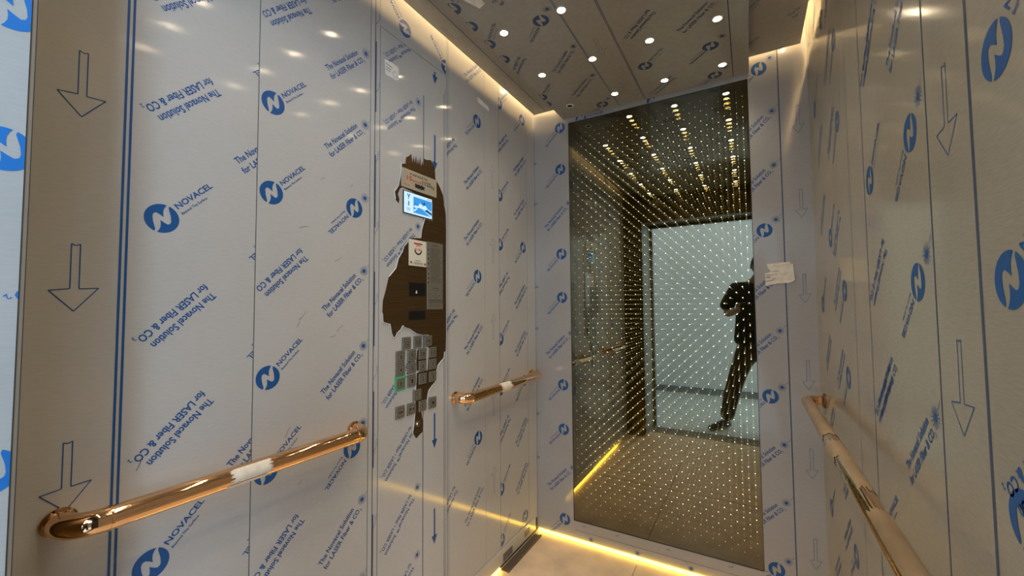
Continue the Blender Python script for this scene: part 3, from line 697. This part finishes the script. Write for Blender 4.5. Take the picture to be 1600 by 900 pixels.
bm = bmesh.new(); cyl(bm, (XL+.001, 1.167, .843), (1, 0, 0), .0115, .005, 28); cyl(bm, (XL+.006, 1.167, .843), (1, 0, 0), .0085, .002, 28)
k_ = from_bm('key_switch', bm, mat('chrome', (.75, .73, .68), .15, 1.0), cp); k_.location = -cp.location
clay('key_slot', seg_tris((1.167, .837), (1.167, .849), .002), .0085, TXT, k_)

# ------------------------------------------------------------------ stuck-on papers and tape
def sheet(name, label, cat, pts, f, m, off, txt=None):
    """a thin bent sheet: pts outline in wall (u,v), f maps (u,v,height)"""
    bm = bmesh.new(); vs0 = [bm.verts.new(f(u, v, .0008)) for u, v in pts]; rr = random.Random(len(pts))
    vs1 = [bm.verts.new(f(u, v, .0008+off*rr.uniform(.4, 1))) for u, v in pts]
    n = len(pts)
    T = tessellate_polygon([[Vector((u, v, 0)) for u, v in pts]])
    for a, b, c in T: bm.faces.new((vs1[a], vs1[b], vs1[c])); bm.faces.new((vs0[c], vs0[b], vs0[a]))
    for k in range(n): bm.faces.new((vs0[k], vs0[(k+1) % n], vs1[(k+1) % n], vs1[k]))
    bmesh.ops.recalc_face_normals(bm, faces=bm.faces)
    o = tag(from_bm(name, bm, m), label, cat)
    if txt: lay('label_text', txt, lambda u, v: f(u, v, .0012+off), TXT, o)
    return o
hL = lambda u, v, h: (XL+h, u, v)
sheet('paper_label', 'white printed paper label near the top of the control panel', 'label', [(.995, 2.156), (1.030, 2.160), (1.061, 2.158), (1.063, 2.114), (1.052, 2.104), (1.000, 2.102)], lambda u, v, h: (XL+.0006+h, u, v), PAPER, .0012,
      [t for z, a, b in ((2.143, 1.0, 1.03), (2.132, 1.0, 1.025), (2.123, 1.0, 1.022)) for t in seg_tris((a, z), (b, z-.002), .002)] + annulus(1.045, 2.123, .010, .011, 0, 6.29))
sheet('paper_label', 'small blank white label high on the left wall near the corner', 'label', [(1.566, 2.277), (1.662, 2.268), (1.668, 2.246), (1.571, 2.252)], hL, PAPER, .0012)
sheet('masking_tape', 'torn beige masking tape on the steel strip right of the mirror', 'tape', [(.071, 1.459), (.112, 1.462), (.155, 1.464), (.160, 1.457), (.168, 1.456), (.172, 1.384), (.161, 1.376), (.151, 1.372), (.110, 1.371), (.064, 1.362), (.064, 1.377), (.063, 1.418), (.086, 1.424), (.074, 1.445)], lambda u, v, h: (u, YB-h, v), TAPE, .004,
      [t for a in ((.066, 1.409, .11, 1.412), (.090, 1.425, .118, 1.427), (.067, 1.397, .082, 1.399), (.066, 1.383, .09, 1.385), (.066, 1.402, .083, 1.403), (.088, 1.385, .102, 1.396)) for t in seg_tris(a[:2], a[2:], .0014)])
sheet('masking_tape', 'piece of pale tape stuck to the ceiling beside a spotlight', 'tape', [(-.835, -1.02), (-.835, -1.105), (-.806, -1.175), (-.778, -1.165), (-.775, -1.02)], lambda u, v, h: (u, -v, ZM-h), TAPE, .002)
sheet('barcode_label', 'small dark barcode print near the floor in the left corner', 'label', [(1.765, .026), (1.855, .026), (1.855, .062), (1.765, .062)], lambda u, v, h: (XL+.006+h, u, v), mat('dark_label_print', (.13, .13, .14), .5), .0006)
sheet('barcode_label', 'tiny dark print on the baseboard right at the mirror corner', 'label', [(1.985, .036), (2.045, .036), (2.045, .068), (1.985, .068)], lambda u, v, h: (XL+.006+h, u, v), mat('dark_label_ink', (.15, .15, .16), .5), .0006)

# ------------------------------------------------------------------ person with a phone, standing behind the camera (seen in the mirror)
SKIN = mat('skin', (.36, .20, .13), .5); SHIRT = mat('black_cotton', (.012, .012, .014), .85, noise=(40, .3, (1, 1, 1)))
TROU = mat('brown_trousers', (.055, .040, .028), .85, noise=(30, .25, (1, 1, 1))); SHOE = mat('dark_shoe', (.03, .024, .02), .6); HAIR = mat('dark_hair', (.012, .010, .009), .7)
def skin_mesh(name, chains, m, parent, sub=2, root=0):
    """chains: list of lists of (x,y,z,rx[,ry]); a string start 'n' index joins to an earlier vertex"""
    vs = []; es = []; rs = []
    for ch in chains:
        prev = None
        for p in ch:
            if isinstance(p, int): prev = p; continue
            vs.append(p[:3]); rs.append((p[3], p[4] if len(p) > 4 else p[3]))
            if prev is not None: es.append((prev, len(vs)-1))
            prev = len(vs)-1
    me = bpy.data.meshes.new(name); me.from_pydata(vs, es, []); o = link(name, me)
    o.modifiers.new('skin', 'SKIN'); 
    if not me.skin_vertices: 
        bm = bmesh.new(); bm.from_mesh(me); bm.verts.layers.skin.verify(); bm.to_mesh(me); bm.free()
    sv = me.skin_vertices[0].data
    for i, r in enumerate(rs): sv[i].radius = r; sv[i].use_root = (i == root)
    o.modifiers.new('sub', 'SUBSURF').levels = sub; o.modifiers['sub'].render_levels = sub
    dg = bpy.context.evaluated_depsgraph_get(); dg.update()
    nm = bpy.data.meshes.new_from_object(o.evaluated_get(dg)); bpy.data.objects.remove(o)
    nm.materials.clear(); nm.materials.append(m)
    for f in nm.polygons: f.use_smooth = True
    q = link(name, nm); q.parent = parent
    if parent: q.location = -parent.location
    return q
PX, PY = .055, -.50
person = thing('person', 'person in black t-shirt and dark trousers standing in the doorway holding a phone', 'person', (PX, PY, 0))
def P_(x, y, z, r, r2=None): return (PX+x, PY+y, z, r, r2 or r)
body = [
 [P_(0, 0, .98, .135, .10), P_(0, 0, 1.12, .135, .095), P_(0, .005, 1.28, .155, .10), P_(0, 0, 1.42, .15, .09), P_(0, 0, 1.49, .09, .07), P_(.02, .01, 1.545, .052), P_(.04, .02, 1.60, .056)],
 [3, P_(-.165, 0, 1.445, .056), P_(-.225, .02, 1.31, .047), P_(-.262, .06, 1.185, .040), P_(-.21, .20, 1.205, .036), P_(-.16, .33, 1.225, .030), P_(-.14, .39, 1.24, .024)],
 [3, P_(.165, 0, 1.445, .056), P_(.225, .02, 1.31, .047), P_(.25, .06, 1.185, .040), P_(.15, .20, 1.205, .036), P_(.075, .33, 1.225, .030), P_(.045, .39, 1.24, .024)],
 [0, P_(-.10, 0, .86, .095), P_(-.20, .03, .50, .062), P_(-.26, -.02, .28, .058), P_(-.30, -.03, .09, .036)],
 [0, P_(.10, 0, .86, .095), P_(.165, .02, .50, .062), P_(.20, -.02, .28, .058), P_(.215, -.03, .09, .036)],
]
bd = skin_mesh('body', body, SKIN, person)
# head: shaped ellipsoid with brow, nose, jaw and ears
bm = bmesh.new(); bmesh.ops.create_uvsphere(bm, u_segments=32, v_segments=24, radius=1)
for v in bm.verts:
    x, y, z = v.co
    jaw = 1-.28*max(0, -z)**1.3
    v.co = Vector((x*.075*jaw, y*.095*(1-.12*max(0, -z)) + (.012*math.exp(-((x/.18)**2+((z+.12)/.22)**2)) if y > .3 else 0)*1.6, z*.118))
    if y > .6 and abs(z-.12) < .16 and .2 < abs(x) < .5: v.co.y -= .006
hz = 1.672
bmesh.ops.translate(bm, vec=(PX+.045, PY+.03, hz), verts=bm.verts)
for s in (-1, 1):
    r_ = bmesh.ops.create_uvsphere(bm, u_segments=12, v_segments=8, radius=1)['verts']
    bmesh.ops.scale(bm, vec=(.009, .018, .030), verts=r_); bmesh.ops.translate(bm, vec=(PX+.045+s*.077, PY+.02, hz-.002), verts=r_)
from_bm('head', bm, SKIN, person, True)
bm = bmesh.new(); bmesh.ops.create_uvsphere(bm, u_segments=28, v_segments=20, radius=1)
bmesh.ops.delete(bm, geom=[v for v in bm.verts if v.co.z < -.05 and v.co.y > -.25 or v.co.z < -.5 or (v.co.y > .75 and v.co.z < .45)], context='VERTS')
bmesh.ops.scale(bm, vec=(.081, .102, .124), verts=bm.verts); bmesh.ops.translate(bm, vec=(PX+.045, PY+.024, hz+.004), verts=bm.verts)
from_bm('hair', bm, HAIR, person, True)
for nm, T in (('eye', (( -.028, .118), (.028, .118))),):
    for ex, ey in T:
        bm = bmesh.new(); bmesh.ops.create_uvsphere(bm, u_segments=10, v_segments=8, radius=.009); bmesh.ops.translate(bm, vec=(PX+.045+ex, PY+ey-.004, hz+.010), verts=bm.verts)
        from_bm('eye', bm, BLACK, person, True)
bm = bmesh.new(); bx(bm, PX+.023, PX+.067, PY+.108, PY+.113, hz-.062, hz-.055, .002); from_bm('mouth', bm, mat('lips', (.28, .11, .09), .5), person, True)
shirt = [
 [P_(0, 0, .84, .235, .15), P_(0, 0, .95, .225, .142), P_(0, 0, 1.10, .205, .13), P_(0, .005, 1.28, .195, .125), P_(0, 0, 1.42, .175, .11), P_(0, 0, 1.495, .09, .075)],
 [4, P_(-.18, 0, 1.445, .078), P_(-.245, .02, 1.31, .074), P_(-.280, .045, 1.215, .082)],
 [4, P_(.18, 0, 1.445, .078), P_(.245, .02, 1.31, .074), P_(.272, .045, 1.215, .082)],
]
skin_mesh('t_shirt', shirt, SHIRT, person)
trs = [
 [P_(0, 0, .97, .150, .115), P_(0, 0, .88, .15, .115)],
 [1, P_(-.105, 0, .80, .105), P_(-.205, .03, .50, .084), P_(-.262, -.01, .28, .077), P_(-.30, -.02, .085, .072)],
 [1, P_(.105, 0, .80, .105), P_(.168, .02, .50, .080), P_(.202, -.01, .28, .074), P_(.215, -.02, .085, .070)],
]
skin_mesh('trousers', trs, TROU, person)
for s, tx in ((-1, -.15), (1, .09)):
    fx = PX+(-.30 if s < 0 else .215); fy = PY-.05
    skin_mesh('shoe', [[(fx-tx*.2, fy-.035, .045, .042, .040), (fx+tx*.2, fy+.05, .050, .046, .044), (fx+tx*.65, fy+.14, .035, .046, .030), (fx+tx*1.0, fy+.21, .028, .036, .024)]], SHOE, person)
for s in (-1, 1):    # hands gripping the phone from both sides
    hx = (-.085 if s < 0 else .10); hy = PY+.40; z = 1.24
    tgt = -.055 if s < 0 else .055
    ch = [[(hx, hy, z, .024, .018), ((hx+tgt*1.15)/2-s*-.0, hy+.035, z+.018, .030, .016), (tgt*1.25, -.068, z+.03, .030, .014)]]
    for q in range(4):
        zz = z+.050-.020*q; l = (.9, 1.0, .95, .8)[q]
        ch.append([2, (tgt*1.58, -.056, zz, .0092), (tgt*1.60, -.038, zz+.003, .0083), (tgt*1.52-s*.004*l, -.026, zz+.004, .0072)])
    ch.append([2, (tgt*1.15, -.068, z+.030, .0115), (tgt*.95, -.062, z+.052, .0100), (tgt*.70, -.0575, z+.062, .0090)])
    skin_mesh('hand', ch, SKIN, person, 1)
ph = thing('smartphone', 'black smartphone held upright in both hands', 'phone', (0, -.04, 1.265))
bm = bmesh.new(); bx(bm, -.075, .075, -.044, -.036, 1.225, 1.300, .003); o = from_bm('phone_body', bm, BLACK, ph)
bm = bmesh.new(); cyl(bm, (.012, -.036, 1.284), (0, 1, 0), .007, .002, 20); cyl(bm, (-.012, -.036, 1.284), (0, 1, 0), .007, .002, 20); from_bm('lens_ring', bm, STEEL, ph)
